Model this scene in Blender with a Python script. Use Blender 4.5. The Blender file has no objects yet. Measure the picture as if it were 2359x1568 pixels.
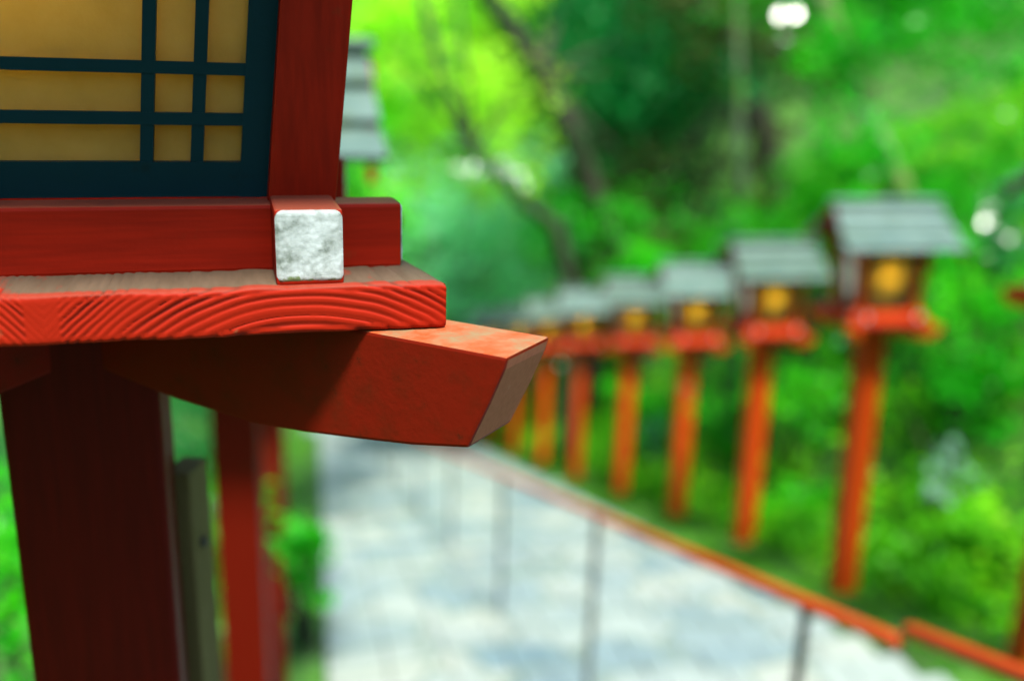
import bpy, bmesh, math, random
import numpy as np
from mathutils import Vector, Matrix

R = math.radians
sc = bpy.context.scene
col = sc.collection
random.seed(7)
rng = np.random.default_rng(7)

# ------------------------------------------------------------------ camera
PITCH, ROLL = R(15.74), R(1.63)
FPX = 2200.0                                   # focal length in pixels of a 2359 px wide frame
fwd = Vector((0, math.cos(PITCH), -math.sin(PITCH)))
up0 = Vector((0, math.sin(PITCH), math.cos(PITCH)))
rt0 = Vector((1, 0, 0))
rt = math.cos(ROLL) * rt0 + math.sin(ROLL) * up0
up = math.cos(ROLL) * up0 - math.sin(ROLL) * rt0
cam_d = bpy.data.cameras.new("camera")
cam = bpy.data.objects.new("camera", cam_d)
col.objects.link(cam)
M = Matrix((rt, up, -fwd)).transposed()
cam.rotation_euler = M.to_euler()
cam.location = (0, 0, 0)
cam_d.sensor_width = 36.0
cam_d.lens = 36.0 * FPX / 2359
cam_d.clip_start, cam_d.clip_end = 0.02, 500
cam_d.dof.use_dof = True
cam_d.dof.focus_distance = 0.715
cam_d.dof.aperture_fstop = cam_d.lens / 19.0
sc.camera = cam

# ------------------------------------------------------------------ light
SUN_EL, SUN_AZ = R(67), R(165)                 # azimuth clockwise from +Y (the direction the camera looks)
w = bpy.data.worlds.new("World")
sc.world = w
w.use_nodes = True
sky = w.node_tree.nodes.new("ShaderNodeTexSky")
sky.sky_type = 'NISHITA'
sky.sun_disc = False
sky.sun_elevation = SUN_EL
sky.sun_rotation = SUN_AZ
bg = w.node_tree.nodes["Background"]
bg.inputs["Strength"].default_value = 0.13
w.node_tree.links.new(sky.outputs[0], bg.inputs[0])
sun_d = bpy.data.lights.new("sun", 'SUN')
sun_d.energy = 2.7
sun_d.angle = R(9)
sun_d.color = (1.0, 0.95, 0.86)
sun = bpy.data.objects.new("sun", sun_d)
col.objects.link(sun)
sdir = Vector((math.sin(SUN_AZ) * math.cos(SUN_EL), math.cos(SUN_AZ) * math.cos(SUN_EL), math.sin(SUN_EL)))
sun.rotation_euler = sdir.to_track_quat('Z', 'Y').to_euler()

sc.view_settings.view_transform = 'Standard'
sc.view_settings.look = 'None'
sc.view_settings.exposure = 1.85
sc.view_settings.gamma = 1.0
sc.render.engine = 'CYCLES'
sc.cycles.use_denoising = True
sc.cycles.max_bounces = 8
sc.cycles.sample_clamp_indirect = 6.0

# ------------------------------------------------------------------ helpers
def at(px, py, z):
    """point seen at pixel (px, py) of a 2359 x 1568 picture, z metres along the optical axis"""
    v = fwd + (px - 1179.5) / FPX * rt + (784 - py) / FPX * up
    return v * z

AZ = R(-12.0)                                  # direction of the stairway
SD = Vector((math.sin(AZ), math.cos(AZ), 0))
TD = Vector((math.cos(AZ), -math.sin(AZ), 0))
def st(s, t, z=0.0): return SD * s + TD * t + Vector((0, 0, z))

def tag(o, label=None, cat=None, group=None, kind=None):
    if label: o['label'] = label
    if cat: o['category'] = cat
    if group: o['group'] = group
    if kind: o['kind'] = kind
    return o

def empty(name, loc, rz=0.0):
    o = bpy.data.objects.new(name, None)
    o.empty_display_size = 0.1
    col.objects.link(o)
    o.location = loc
    o.rotation_euler = (0, 0, rz)
    return o

def link(name, me, mats, parent=None):
    o = bpy.data.objects.new(name, me)
    col.objects.link(o)
    for m in (mats if isinstance(mats, (list, tuple)) else [mats]):
        me.materials.append(m)
    if parent: o.parent = parent
    return o

def build(name, bm, mats, parent=None, bevel=0.0, seg=2, smooth=False):
    bmesh.ops.recalc_face_normals(bm, faces=bm.faces)
    if bevel:
        bmesh.ops.bevel(bm, geom=[e for e in bm.edges if len(e.link_faces) == 2 and e.calc_face_angle(0) > 0.5],
                        offset=bevel, segments=seg, profile=0.6, affect='EDGES', clamp_overlap=True)
    me = bpy.data.meshes.new(name)
    bm.to_mesh(me)
    bm.free()
    if smooth:
        for p in me.polygons: p.use_smooth = True
    return link(name, me, mats, parent)

def hexa(bm, pts, mi=0):
    """8 points: bottom ring 0-3, top ring 4-7"""
    v = [bm.verts.new(p) for p in pts]
    for f in ((0, 3, 2, 1), (4, 5, 6, 7), (0, 1, 5, 4), (1, 2, 6, 5), (2, 3, 7, 6), (3, 0, 4, 7)):
        bm.faces.new([v[i] for i in f]).material_index = mi
    return v

def box(bm, x0, x1, y0, y1, z0, z1, fn=None, mi=0):
    p = [(x0, y0, z0), (x1, y0, z0), (x1, y1, z0), (x0, y1, z0), (x0, y0, z1), (x1, y0, z1), (x1, y1, z1), (x0, y1, z1)]
    if fn: p = [fn(*q) for q in p]
    return hexa(bm, p, mi)

def prism(bm, prof, t0, t1, fn, mi=0):
    """closed outline prof [(a, b)] swept from t0 to t1, fn(a, b, t) -> point"""
    A = [bm.verts.new(fn(a, b, t0)) for a, b in prof]
    B = [bm.verts.new(fn(a, b, t1)) for a, b in prof]
    n = len(prof)
    fs = [bm.faces.new(A), bm.faces.new(B[::-1])]
    for i in range(n):
        fs.append(bm.faces.new((A[i], B[i], B[(i + 1) % n], A[(i + 1) % n])))
    for f in fs: f.material_index = mi
    return fs

def tube(bm, pts, rad, n=10, wob=0.0):
    rings = []
    for i, p in enumerate(pts):
        p = Vector(p)
        a = Vector(pts[max(i - 1, 0)]); b = Vector(pts[min(i + 1, len(pts) - 1)])
        d = (b - a).normalized()
        x = d.orthogonal().normalized() if abs(d.z) < .2 else Vector((1, 0, 0)).cross(d).normalized()
        y = d.cross(x)
        r = rad[i] if isinstance(rad, (list, tuple)) else rad
        rings.append([bm.verts.new(p + (x * math.cos(2 * math.pi * k / n) + y * math.sin(2 * math.pi * k / n)) * r * (1 + wob * random.uniform(-1, 1))) for k in range(n)])
    for a, b in zip(rings[:-1], rings[1:]):
        for k in range(n):
            bm.faces.new((a[k], a[(k + 1) % n], b[(k + 1) % n], b[k]))
    bm.faces.new(rings[0][::-1]); bm.faces.new(rings[-1])

# ------------------------------------------------------------------ materials
def new_mat(name):
    m = bpy.data.materials.new(name)
    m.use_nodes = True
    nt = m.node_tree
    return m, nt, nt.nodes["Principled BSDF"]

def ramp(nt, stops):
    r = nt.nodes.new("ShaderNodeValToRGB")
    el = r.color_ramp.elements
    while len(el) < len(stops): el.new(0.5)
    for e, (p, c) in zip(el, stops):
        e.position = p
        e.color = (*c, 1) if len(c) == 3 else c
    return r

def noise(nt, scale, detail=4, rough=.55, stretch=None, coord='Object'):
    tc = nt.nodes.new("ShaderNodeTexCoord")
    n = nt.nodes.new("ShaderNodeTexNoise")
    n.inputs["Scale"].default_value = scale
    n.inputs["Detail"].default_value = detail
    n.inputs["Roughness"].default_value = rough
    if stretch:
        mp = nt.nodes.new("ShaderNodeMapping")
        mp.inputs["Scale"].default_value = stretch
        nt.links.new(tc.outputs[coord], mp.inputs[0])
        nt.links.new(mp.outputs[0], n.inputs[0])
    else:
        nt.links.new(tc.outputs[coord], n.inputs[0])
    return n

def mix(nt, fac, a, b):
    m = nt.nodes.new("ShaderNodeMix")
    m.data_type = 'RGBA'
    for s, v in ((0, fac), (6, a), (7, b)):
        if isinstance(v, (int, float)): m.inputs[s].default_value = v
        elif isinstance(v, (tuple, list)): m.inputs[s].default_value = (*v, 1)
        else: nt.links.new(v, m.inputs[s])
    return m.outputs[2]

def bump(nt, bsdf, h, strength=.3, dist=.002):
    b = nt.nodes.new("ShaderNodeBump")
    b.inputs["Strength"].default_value = strength
    b.inputs["Distance"].default_value = dist
    nt.links.new(h, b.inputs["Height"])
    nt.links.new(b.outputs[0], bsdf.inputs["Normal"])

def paint(name, base, stain, wear, stretch=(1, 1, 1), amount=.5, rough=.5, scale=14, near=False, brush=(1, 1, .06)):
    m, nt, b = new_mat(name)
    n1 = noise(nt, scale, 5, .6, stretch)
    n2 = noise(nt, scale * 6, 5, .6, stretch)
    n3 = noise(nt, scale * 2.3, 6, .65)
    r1 = ramp(nt, [(.42, (0, 0, 0)), (.75, (amount,) * 3)])
    r2 = ramp(nt, [(.62, (0, 0, 0)), (.72, (min(1, amount * 1.3),) * 3)])
    nt.links.new(n1.outputs[0], r1.inputs[0]); nt.links.new(n3.outputs[0], r2.inputs[0])
    c = mix(nt, r1.outputs[0], base, stain)
    c = mix(nt, r2.outputs[0], c, wear)
    if near:
        geo = nt.nodes.new("ShaderNodeNewGeometry")
        # fine brush marks and grain, a few pale drips, dust lying on upward faces, edges rubbed lighter
        nb = noise(nt, 150, 4, .6, brush)
        rb = ramp(nt, [(.35, (.72,) * 3), (.65, (1.2,) * 3)]); nt.links.new(nb.outputs[0], rb.inputs[0])
        mm = nt.nodes.new("ShaderNodeMix"); mm.data_type = 'RGBA'; mm.blend_type = 'MULTIPLY'; mm.inputs[0].default_value = 1
        nt.links.new(c, mm.inputs[6]); nt.links.new(rb.outputs[0], mm.inputs[7]); c = mm.outputs[2]
        nd = noise(nt, 55, 4, .6, (1, 1, .18))
        rd = ramp(nt, [(.70, (0, 0, 0)), (.78, (.45,) * 3)]); nt.links.new(nd.outputs[0], rd.inputs[0])
        c = mix(nt, rd.outputs[0], c, tuple(min(1, q * 2.2 + .002) for q in base))
        sx = nt.nodes.new("ShaderNodeSeparateXYZ"); nt.links.new(geo.outputs["True Normal"], sx.inputs[0])
        ru = ramp(nt, [(.8, (0, 0, 0)), (.95, (.75,) * 3)]); nt.links.new(sx.outputs[2], ru.inputs[0])
        c = mix(nt, ru.outputs[0], c, (.15, .085, .05))
        rp = ramp(nt, [(.53, (0, 0, 0)), (.60, (.6,) * 3)]); nt.links.new(geo.outputs["Pointiness"], rp.inputs[0])
        c = mix(nt, rp.outputs[0], c, tuple(min(1, q * 1.8 + .002) for q in base))
    else:
        oi = nt.nodes.new("ShaderNodeObjectInfo")
        ro = ramp(nt, [(0, (.70, .72, .75)), (1, (1.2, 1.2, 1.2))]); nt.links.new(oi.outputs["Random"], ro.inputs[0])
        mm = nt.nodes.new("ShaderNodeMix"); mm.data_type = 'RGBA'; mm.blend_type = 'MULTIPLY'; mm.inputs[0].default_value = 1
        nt.links.new(c, mm.inputs[6]); nt.links.new(ro.outputs[0], mm.inputs[7]); c = mm.outputs[2]
    nt.links.new(c, b.inputs["Base Color"])
    b.inputs["Roughness"].default_value = rough
    b.inputs["Specular IOR Level"].default_value = .08
    bump(nt, b, n2.outputs[0], .35, .0012)
    return m

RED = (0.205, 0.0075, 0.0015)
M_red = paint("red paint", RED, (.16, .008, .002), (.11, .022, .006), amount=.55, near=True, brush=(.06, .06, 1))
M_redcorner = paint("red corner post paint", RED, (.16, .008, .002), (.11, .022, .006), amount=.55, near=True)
M_redpost_shade = paint("shaded near post red", (.062, .0018, .0006), (.045, .0014, .0008), (.045, .009, .004), (1, 1, .12), amount=.5, near=True)  # shade under the tray put into the colour, far darker than RED
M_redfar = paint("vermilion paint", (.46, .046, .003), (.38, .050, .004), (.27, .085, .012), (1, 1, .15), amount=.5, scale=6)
M_redleft_shade = paint("shaded left lantern red", (.125, .006, .0015), (.095, .006, .002), (.10, .026, .006), (1, 1, .15), amount=.5, scale=6)  # darker copy of the vermilion, the left row's shade put into the colour
M_redtray = paint("red tray paint", (.46, .036, .014), (.40, .036, .02), (.3, .10, .055), amount=.5, scale=6)
M_gable = paint("dark red gable paint", (.20, .012, .008), (.15, .010, .006), (.14, .03, .01), amount=.4)
M_green = paint("dark teal paint", (.0035, .024, .030), (.003, .019, .024), (.006, .016, .017), amount=.5, rough=.45)
M_wood = paint("bare brown wood", (.40, .135, .078), (.27, .085, .048), (.46, .20, .13), (30, 30, 3), amount=.7, rough=.8)
M_stake = paint("weathered timber", (.155, .125, .05), (.10, .08, .03), (.22, .18, .095), (8, 8, .6), amount=.7, rough=.85)

def tray_mat():
    m, nt, b = new_mat("worn red tray end")
    at_ = nt.nodes.new("ShaderNodeAttribute"); at_.attribute_name = "groove"
    top = nt.nodes.new("ShaderNodeAttribute"); top.attribute_name = "topness"
    n1 = noise(nt, 9, 6, .65, (2.2, .8, 1)); n2 = noise(nt, 60, 5, .6); n3 = noise(nt, 32, 5, .6)
    n4 = noise(nt, 120, 4, .6, (1, .12, 1))
    redc = mix(nt, n1.outputs[0], (.36, .015, .003), (.26, .011, .003))
    r3 = ramp(nt, [(.66, (0, 0, 0)), (.70, (.8,) * 3)]); nt.links.new(n3.outputs[0], r3.inputs[0])
    redc = mix(nt, r3.outputs[0], redc, (.22, .07, .03))
    g = ramp(nt, [(.0, (1, 1, 1)), (.60, (0, 0, 0))]); nt.links.new(at_.outputs["Fac"], g.inputs[0])
    redc = mix(nt, g.outputs[0], redc, (.085, .008, .005))
    brown = mix(nt, n4.outputs[0], (.060, .042, .025), (.145, .10, .066))
    # bare wood where the paint on top has gone; red left in streaks and along the front edge
    ad = nt.nodes.new("ShaderNodeMath"); ad.operation = 'ADD'
    nt.links.new(n1.outputs[0], ad.inputs[0]); 
    m2 = nt.nodes.new("ShaderNodeMath"); m2.operation = 'MULTIPLY'; m2.inputs[1].default_value = .55
    nt.links.new(n4.outputs[0], m2.inputs[0]); nt.links.new(m2.outputs[0], ad.inputs[1])
    rr = ramp(nt, [(.50, (0, 0, 0)), (.66, (1, 1, 1))]); nt.links.new(ad.outputs[0], rr.inputs[0])
    mu = nt.nodes.new("ShaderNodeMath"); mu.operation = 'MULTIPLY'
    nt.links.new(rr.outputs[0], mu.inputs[0]); nt.links.new(top.outputs["Fac"], mu.inputs[1])
    c = mix(nt, mu.outputs[0], redc, brown)
    nt.links.new(c, b.inputs["Base Color"])
    b.inputs["Roughness"].default_value = .6
    b.inputs["Specular IOR Level"].default_value = .08
    bump(nt, b, n2.outputs[0], .3, .0008)
    return m
M_tray = tray_mat()

def arm_mat():
    m, nt, b = new_mat("stained red arm")
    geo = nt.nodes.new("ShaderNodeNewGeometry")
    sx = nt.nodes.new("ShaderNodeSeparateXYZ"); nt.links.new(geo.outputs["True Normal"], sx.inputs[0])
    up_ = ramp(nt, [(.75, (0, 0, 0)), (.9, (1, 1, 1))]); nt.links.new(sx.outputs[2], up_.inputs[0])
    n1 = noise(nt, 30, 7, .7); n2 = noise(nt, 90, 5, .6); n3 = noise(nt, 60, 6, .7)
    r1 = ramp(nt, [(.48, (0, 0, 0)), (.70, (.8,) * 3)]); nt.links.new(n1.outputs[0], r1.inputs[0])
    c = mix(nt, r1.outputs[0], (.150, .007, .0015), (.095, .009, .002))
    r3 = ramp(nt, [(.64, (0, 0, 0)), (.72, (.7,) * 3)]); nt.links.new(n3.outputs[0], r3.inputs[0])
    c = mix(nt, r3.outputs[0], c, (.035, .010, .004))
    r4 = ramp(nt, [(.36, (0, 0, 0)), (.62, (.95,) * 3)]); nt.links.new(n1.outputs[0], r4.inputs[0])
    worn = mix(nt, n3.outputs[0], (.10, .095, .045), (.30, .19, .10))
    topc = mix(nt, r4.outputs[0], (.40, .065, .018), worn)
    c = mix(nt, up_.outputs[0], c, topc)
    nt.links.new(c, b.inputs["Base Color"])
    b.inputs["Roughness"].default_value = .55
    b.inputs["Specular IOR Level"].default_value = .10
    bump(nt, b, n2.outputs[0], .4, .0012)
    return m
M_arm = arm_mat()

def white_mat():
    m, nt, b = new_mat("flaking white paint")
    n1 = noise(nt, 75, 6, .66); n2 = noise(nt, 120, 6, .7); n3 = noise(nt, 35, 4, .6)
    r1 = ramp(nt, [(.30, (.15, .18, .15)), (.44, (.33, .37, .35)), (.60, (.47, .52, .51))])
    nt.links.new(n1.outputs[0], r1.inputs[0])
    r3 = ramp(nt, [(.60, (0, 0, 0)), (.72, (.6,) * 3)]); nt.links.new(n3.outputs[0], r3.inputs[0])
    c = mix(nt, r3.outputs[0], r1.outputs[0], (.34, .26, .26))
    tc = nt.nodes.new("ShaderNodeTexCoord"); sx = nt.nodes.new("ShaderNodeSeparateXYZ"); nt.links.new(tc.outputs["Object"], sx.inputs[0])
    mr = nt.nodes.new("ShaderNodeMapRange"); mr.inputs[1].default_value = 2.31; mr.inputs[2].default_value = 2.322; mr.inputs[3].default_value = .34; mr.inputs[4].default_value = 0
    nt.links.new(sx.outputs[2], mr.inputs[0])
    am = nt.nodes.new("ShaderNodeMath"); nt.links.new(n1.outputs[0], am.inputs[0]); nt.links.new(mr.outputs[0], am.inputs[1])
    r5 = ramp(nt, [(.72, (0, 0, 0)), (.80, (.9,) * 3)]); nt.links.new(am.outputs[0], r5.inputs[0])
    c = mix(nt, r5.outputs[0], c, (.10, .16, .03))
    nt.links.new(c, b.inputs["Base Color"])
    b.inputs["Roughness"].default_value = .8
    bump(nt, b, n2.outputs[0], .5, .0014)
    return m
M_white = white_mat()

def paper_mat(name, c1, c2, tr):
    m, nt, b = new_mat(name)
    n1 = noise(nt, 26, 6, .6); n2 = noise(nt, 240, 3, .6)
    r = ramp(nt, [(.25, c1), (.8, c2)]); nt.links.new(n1.outputs[0], r.inputs[0])
    nt.links.new(r.outputs[0], b.inputs["Base Color"])
    b.inputs["Roughness"].default_value = .6
    bump(nt, b, n2.outputs[0], .5, .0008)
    t = nt.nodes.new("ShaderNodeBsdfTranslucent"); nt.links.new(r.outputs[0], t.inputs[0])
    mx = nt.nodes.new("ShaderNodeMixShader"); mx.inputs[0].default_value = tr
    nt.links.new(b.outputs[0], mx.inputs[1]); nt.links.new(t.outputs[0], mx.inputs[2])
    nt.links.new(mx.outputs[0], nt.nodes["Material Output"].inputs[0])
    return m
M_paper = paper_mat("lantern paper", (.46, .33, .065), (.54, .40, .105), .6)
M_paperside = paper_mat("daylit white side paper", (.76, .80, .82), (.82, .85, .86), .5)  # daylight from over the stairs put into the paper as a whiter colour
M_paperfar = paper_mat("lantern paper far", (.50, .38, .07), (.58, .46, .10), .55)

def bulb_mat():
    m, nt, b = new_mat("warm bulb")
    b.inputs["Base Color"].default_value = (1, .7, .3, 1)
    b.inputs["Emission Color"].default_value = (1.0, .80, .48, 1)
    b.inputs["Emission Strength"].default_value = 38
    return m
M_bulb = bulb_mat()

def roof_mat():
    m, nt, b = new_mat("weathered grey green roof boards")
    n1 = noise(nt, 5, 5, .6); n2 = noise(nt, 40, 5, .6, (1, .2, .2))
    r = ramp(nt, [(.25, (.045, .095, .070)), (.5, (.075, .135, .105)), (.75, (.11, .170, .130))])
    nt.links.new(n1.outputs[0], r.inputs[0])
    oi = nt.nodes.new("ShaderNodeObjectInfo")
    ro = ramp(nt, [(0, (.75, .78, .74)), (1, (1.25, 1.2, 1.3))]); nt.links.new(oi.outputs["Random"], ro.inputs[0])
    mm = nt.nodes.new("ShaderNodeMix"); mm.data_type = 'RGBA'; mm.blend_type = 'MULTIPLY'; mm.inputs[0].default_value = 1
    nt.links.new(r.outputs[0], mm.inputs[6]); nt.links.new(ro.outputs[0], mm.inputs[7])
    n3 = noise(nt, 9, 4, .6)
    r3 = ramp(nt, [(.55, (0, 0, 0)), (.70, (.7,) * 3)]); nt.links.new(n3.outputs[0], r3.inputs[0])
    nt.links.new(mix(nt, r3.outputs[0], mm.outputs[2], (.06, .10, .03)), b.inputs["Base Color"])
    b.inputs["Roughness"].default_value = .55
    bump(nt, b, n2.outputs[0], .4, .003)
    return m
M_roof = roof_mat()

def leaf_mat(name, c1, c2, c3, tr=(1.4, 1.3, .8), rough=.35, mixf=.45):
    m, nt, b = new_mat(name)
    g = nt.nodes.new("ShaderNodeNewGeometry")
    n1 = noise(nt, 1.5, 3, .55)
    ad = nt.nodes.new("ShaderNodeMath"); ad.operation = 'MULTIPLY_ADD'; ad.inputs[1].default_value = .45
    nt.links.new(g.outputs["Random Per Island"], ad.inputs[0])
    m2 = nt.nodes.new("ShaderNodeMath"); m2.operation = 'MULTIPLY_ADD'; m2.inputs[1].default_value = 1.7; m2.inputs[2].default_value = -.58
    nt.links.new(n1.outputs[0], m2.inputs[0]); nt.links.new(m2.outputs[0], ad.inputs[2])
    r = ramp(nt, [(.15, c1), (.5, c2), (.85, c3)])
    nt.links.new(ad.outputs[0], r.inputs[0])
    nt.links.new(r.outputs[0], b.inputs["Base Color"])
    b.inputs["Roughness"].default_value = rough
    b.inputs["Specular IOR Level"].default_value = .5 if rough < .2 else .12
    t = nt.nodes.new("ShaderNodeBsdfTranslucent")
    mm = nt.nodes.new("ShaderNodeMix"); mm.data_type = 'RGBA'; mm.blend_type = 'MULTIPLY'; mm.inputs[0].default_value = 1
    nt.links.new(r.outputs[0], mm.inputs[6]); mm.inputs[7].default_value = (*tr, 1)
    nt.links.new(mm.outputs[2], t.inputs[0])
    mx = nt.nodes.new("ShaderNodeMixShader"); mx.inputs[0].default_value = mixf
    nt.links.new(b.outputs[0], mx.inputs[1]); nt.links.new(t.outputs[0], mx.inputs[2])
    nt.links.new(mx.outputs[0], nt.nodes["Material Output"].inputs[0])
    return m
L_dark = leaf_mat("dark leaves", (.002, .075, .010), (.004, .150, .028), (.008, .23, .036))
L_mid = leaf_mat("green leaves", (.008, .22, .004), (.016, .36, .008), (.045, .47, .012))
L_bright = leaf_mat("fresh leaves", (.012, .34, .005), (.032, .48, .008), (.10, .60, .010), (1.6, 1.4, .8), .3)
L_yellow = leaf_mat("yellow green leaves", (.17, .60, .008), (.36, .78, .02), (.56, .86, .10), (1.6, 1.4, .8), .3)
L_mint = leaf_mat("haze paled green leaves", (.13, .60, .24), (.28, .76, .40), (.46, .84, .52), (1.3, 1.3, 1), .4)  # distance haze put into the leaf colour as a paler green
L_olive = leaf_mat("olive leaves", (.018, .030, .005), (.045, .065, .011), (.075, .115, .018), rough=.6)
L_bank = leaf_mat("bank leaves", (.022, .18, .003), (.075, .43, .006), (.22, .58, .012), (1.5, 1.3, .8), .4)
L_moss = leaf_mat("moss and grass", (.03, .16, .004), (.065, .27, .006), (.12, .36, .012), (1.3, 1.2, .8), .6)
L_glossy = leaf_mat("wet leaves", (.012, .11, .030), (.020, .18, .045), (.04, .25, .07), (1.3, 1.3, 1), .16)
L_glint = leaf_mat("glinting wet leaves", (.01, .11, .035), (.02, .17, .05), (.03, .22, .07), (1, 1, 1), .205, .3)  # for the added leaves that mirror the sun
L_pale = leaf_mat("pale blossoms", (.16, .38, .24), (.26, .46, .34), (.36, .50, .42), (1, 1, 1), .5)

def bark_mat(name, a, c, moss, amt):
    m, nt, b = new_mat(name)
    n1 = noise(nt, 4, 6, .65, (3, 3, .7)); n2 = noise(nt, 1.2, 4, .6)
    r = ramp(nt, [(.35, a), (.7, c)]); nt.links.new(n1.outputs[0], r.inputs[0])
    r2 = ramp(nt, [(.42, (0, 0, 0)), (.6, (amt,) * 3)]); nt.links.new(n2.outputs[0], r2.inputs[0])
    cc = mix(nt, r2.outputs[0], r.outputs[0], moss)
    nt.links.new(cc, b.inputs["Base Color"])
    b.inputs["Roughness"].default_value = .85
    bump(nt, b, n1.outputs[0], .8, .03)
    return m
B_dark = bark_mat("dark bark", (.014, .013, .006), (.04, .032, .014), (.02, .05, .01), .7)
B_pale = bark_mat("mossy pale bark", (.07, .10, .05), (.17, .21, .13), (.10, .20, .02), .9)

def ground_mat():
    m, nt, b = new_mat("mossy earth")
    n1 = noise(nt, 1.3, 6, .65); n2 = noise(nt, 9, 5, .6)
    r = ramp(nt, [(.35, (.025, .045, .008)), (.5, (.030, .12, .006)), (.68, (.06, .20, .010))])
    nt.links.new(n1.outputs[0], r.inputs[0])
    nt.links.new(r.outputs[0], b.inputs["Base Color"])
    b.inputs["Roughness"].default_value = .95
    bump(nt, b, n2.outputs[0], .8, .06)
    return m
M_ground = ground_mat()

def stone_mat(name="stone paving", sc_=1.55):
    m, nt, b = new_mat(name)
    tc = nt.nodes.new("ShaderNodeTexCoord")
    v = nt.nodes.new("ShaderNodeTexVoronoi"); v.feature = 'DISTANCE_TO_EDGE'; v.inputs["Scale"].default_value = sc_
    v2 = nt.nodes.new("ShaderNodeTexVoronoi"); v2.feature = 'F1'; v2.inputs["Scale"].default_value = sc_
    for x in (v, v2): nt.links.new(tc.outputs["Object"], x.inputs["Vector"])
    n1 = noise(nt, 1.6, 4, .55); n2 = noise(nt, 30, 5, .6)
    sp = nt.nodes.new("ShaderNodeSeparateColor"); nt.links.new(v2.outputs["Color"], sp.inputs[0])
    r = ramp(nt, [(.0, (.09, .155, .17)), (.3, (.18, .235, .22)), (.6, (.235, .28, .245)), (1, (.27, .295, .24))])
    nt.links.new(sp.outputs[0], r.inputs[0])
    r1 = ramp(nt, [(.40, (0, 0, 0)), (.72, (.55,) * 3)]); nt.links.new(n1.outputs[0], r1.inputs[0])
    c = mix(nt, r1.outputs[0], r.outputs[0], (.115, .17, .18))
    j = ramp(nt, [(.0, (1, 1, 1)), (.05, (0, 0, 0))]); nt.links.new(v.outputs["Distance"], j.inputs[0])
    c = mix(nt, j.outputs[0], c, (.11, .15, .11))
    nt.links.new(c, b.inputs["Base Color"])
    b.inputs["Roughness"].default_value = .6
    bump(nt, b, n2.outputs[0], .5, .01)
    return m
M_stone = stone_mat()
M_railred = paint("red rail paint", (.36, .040, .007), (.25, .05, .012), (.30, .10, .03), amount=.7, scale=5)
M_iron = paint("dull iron", (.075, .068, .055), (.05, .042, .034), (.10, .06, .04), amount=.6, rough=.5)

# ------------------------------------------------------------------ terrain and stairs
SLOPE, Z0 = 0.31, -2.05
ST_L, ST_R = 0.0, 3.50
STEP = 0.42
def base_z(s): return Z0 - SLOPE * min(s, 27.0)
def wav(x, y): return .5 * math.sin(x * .9 + 1.3 * math.sin(y * .53)) + .3 * math.sin(y * 1.7 + x * .6) + .2 * math.sin(x * 2.9 - y * 2.3)
def ground_z(s, t):
    z = base_z(s)
    if ST_L - .05 < t < ST_R + .05: z -= .35
    if t > ST_R + .05:
        d = t - 4.85
        if d > 0: z += min(d, 3.5) * 1.15 + max(d - 3.5, 0) * .62
        z += .05 * wav(s * 2, t * 3) * (1 if d < 0 else 4)
    elif t < ST_L - .05:
        d = -1.1 - t
        if d > 0: z += min(d, 6) * .42 + max(d - 6, 0) * .5
        z += .05 * wav(s * 2, t * 3) * (1 if d < 0 else 3)
    if s > 40: z += (s - 40) * .95
    return z
def gz(x, y):
    p = Vector((x, y, 0))
    return ground_z(p.dot(SD), p.dot(TD))

def make_ground():
    ss = list(np.concatenate([np.arange(-14, 0, 1.0), np.arange(0, 30, .4), np.arange(30, 86, 2.0)]))
    ts = list(np.concatenate([np.arange(-48, -3, 1.5), np.arange(-3, ST_L - .06, .2), [ST_L - .06, ST_L - .04, 1.5, 2.6, ST_R + .04, ST_R + .06], np.arange(ST_R + .2, 10, .3), np.arange(10, 50, 1.5)]))
    vs = [tuple(st(s, t, ground_z(s, t))) for s in ss for t in ts]
    nt_ = len(ts)
    fs = [(i * nt_ + j, i * nt_ + j + 1, (i + 1) * nt_ + j + 1, (i + 1) * nt_ + j) for i in range(len(ss) - 1) for j in range(nt_ - 1)]
    me = bpy.data.meshes.new("ground")
    me.from_pydata(vs, [], fs)
    for p in me.polygons: p.use_smooth = True
    tag(link("ground", me, M_ground), kind='structure')
make_ground()

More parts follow.
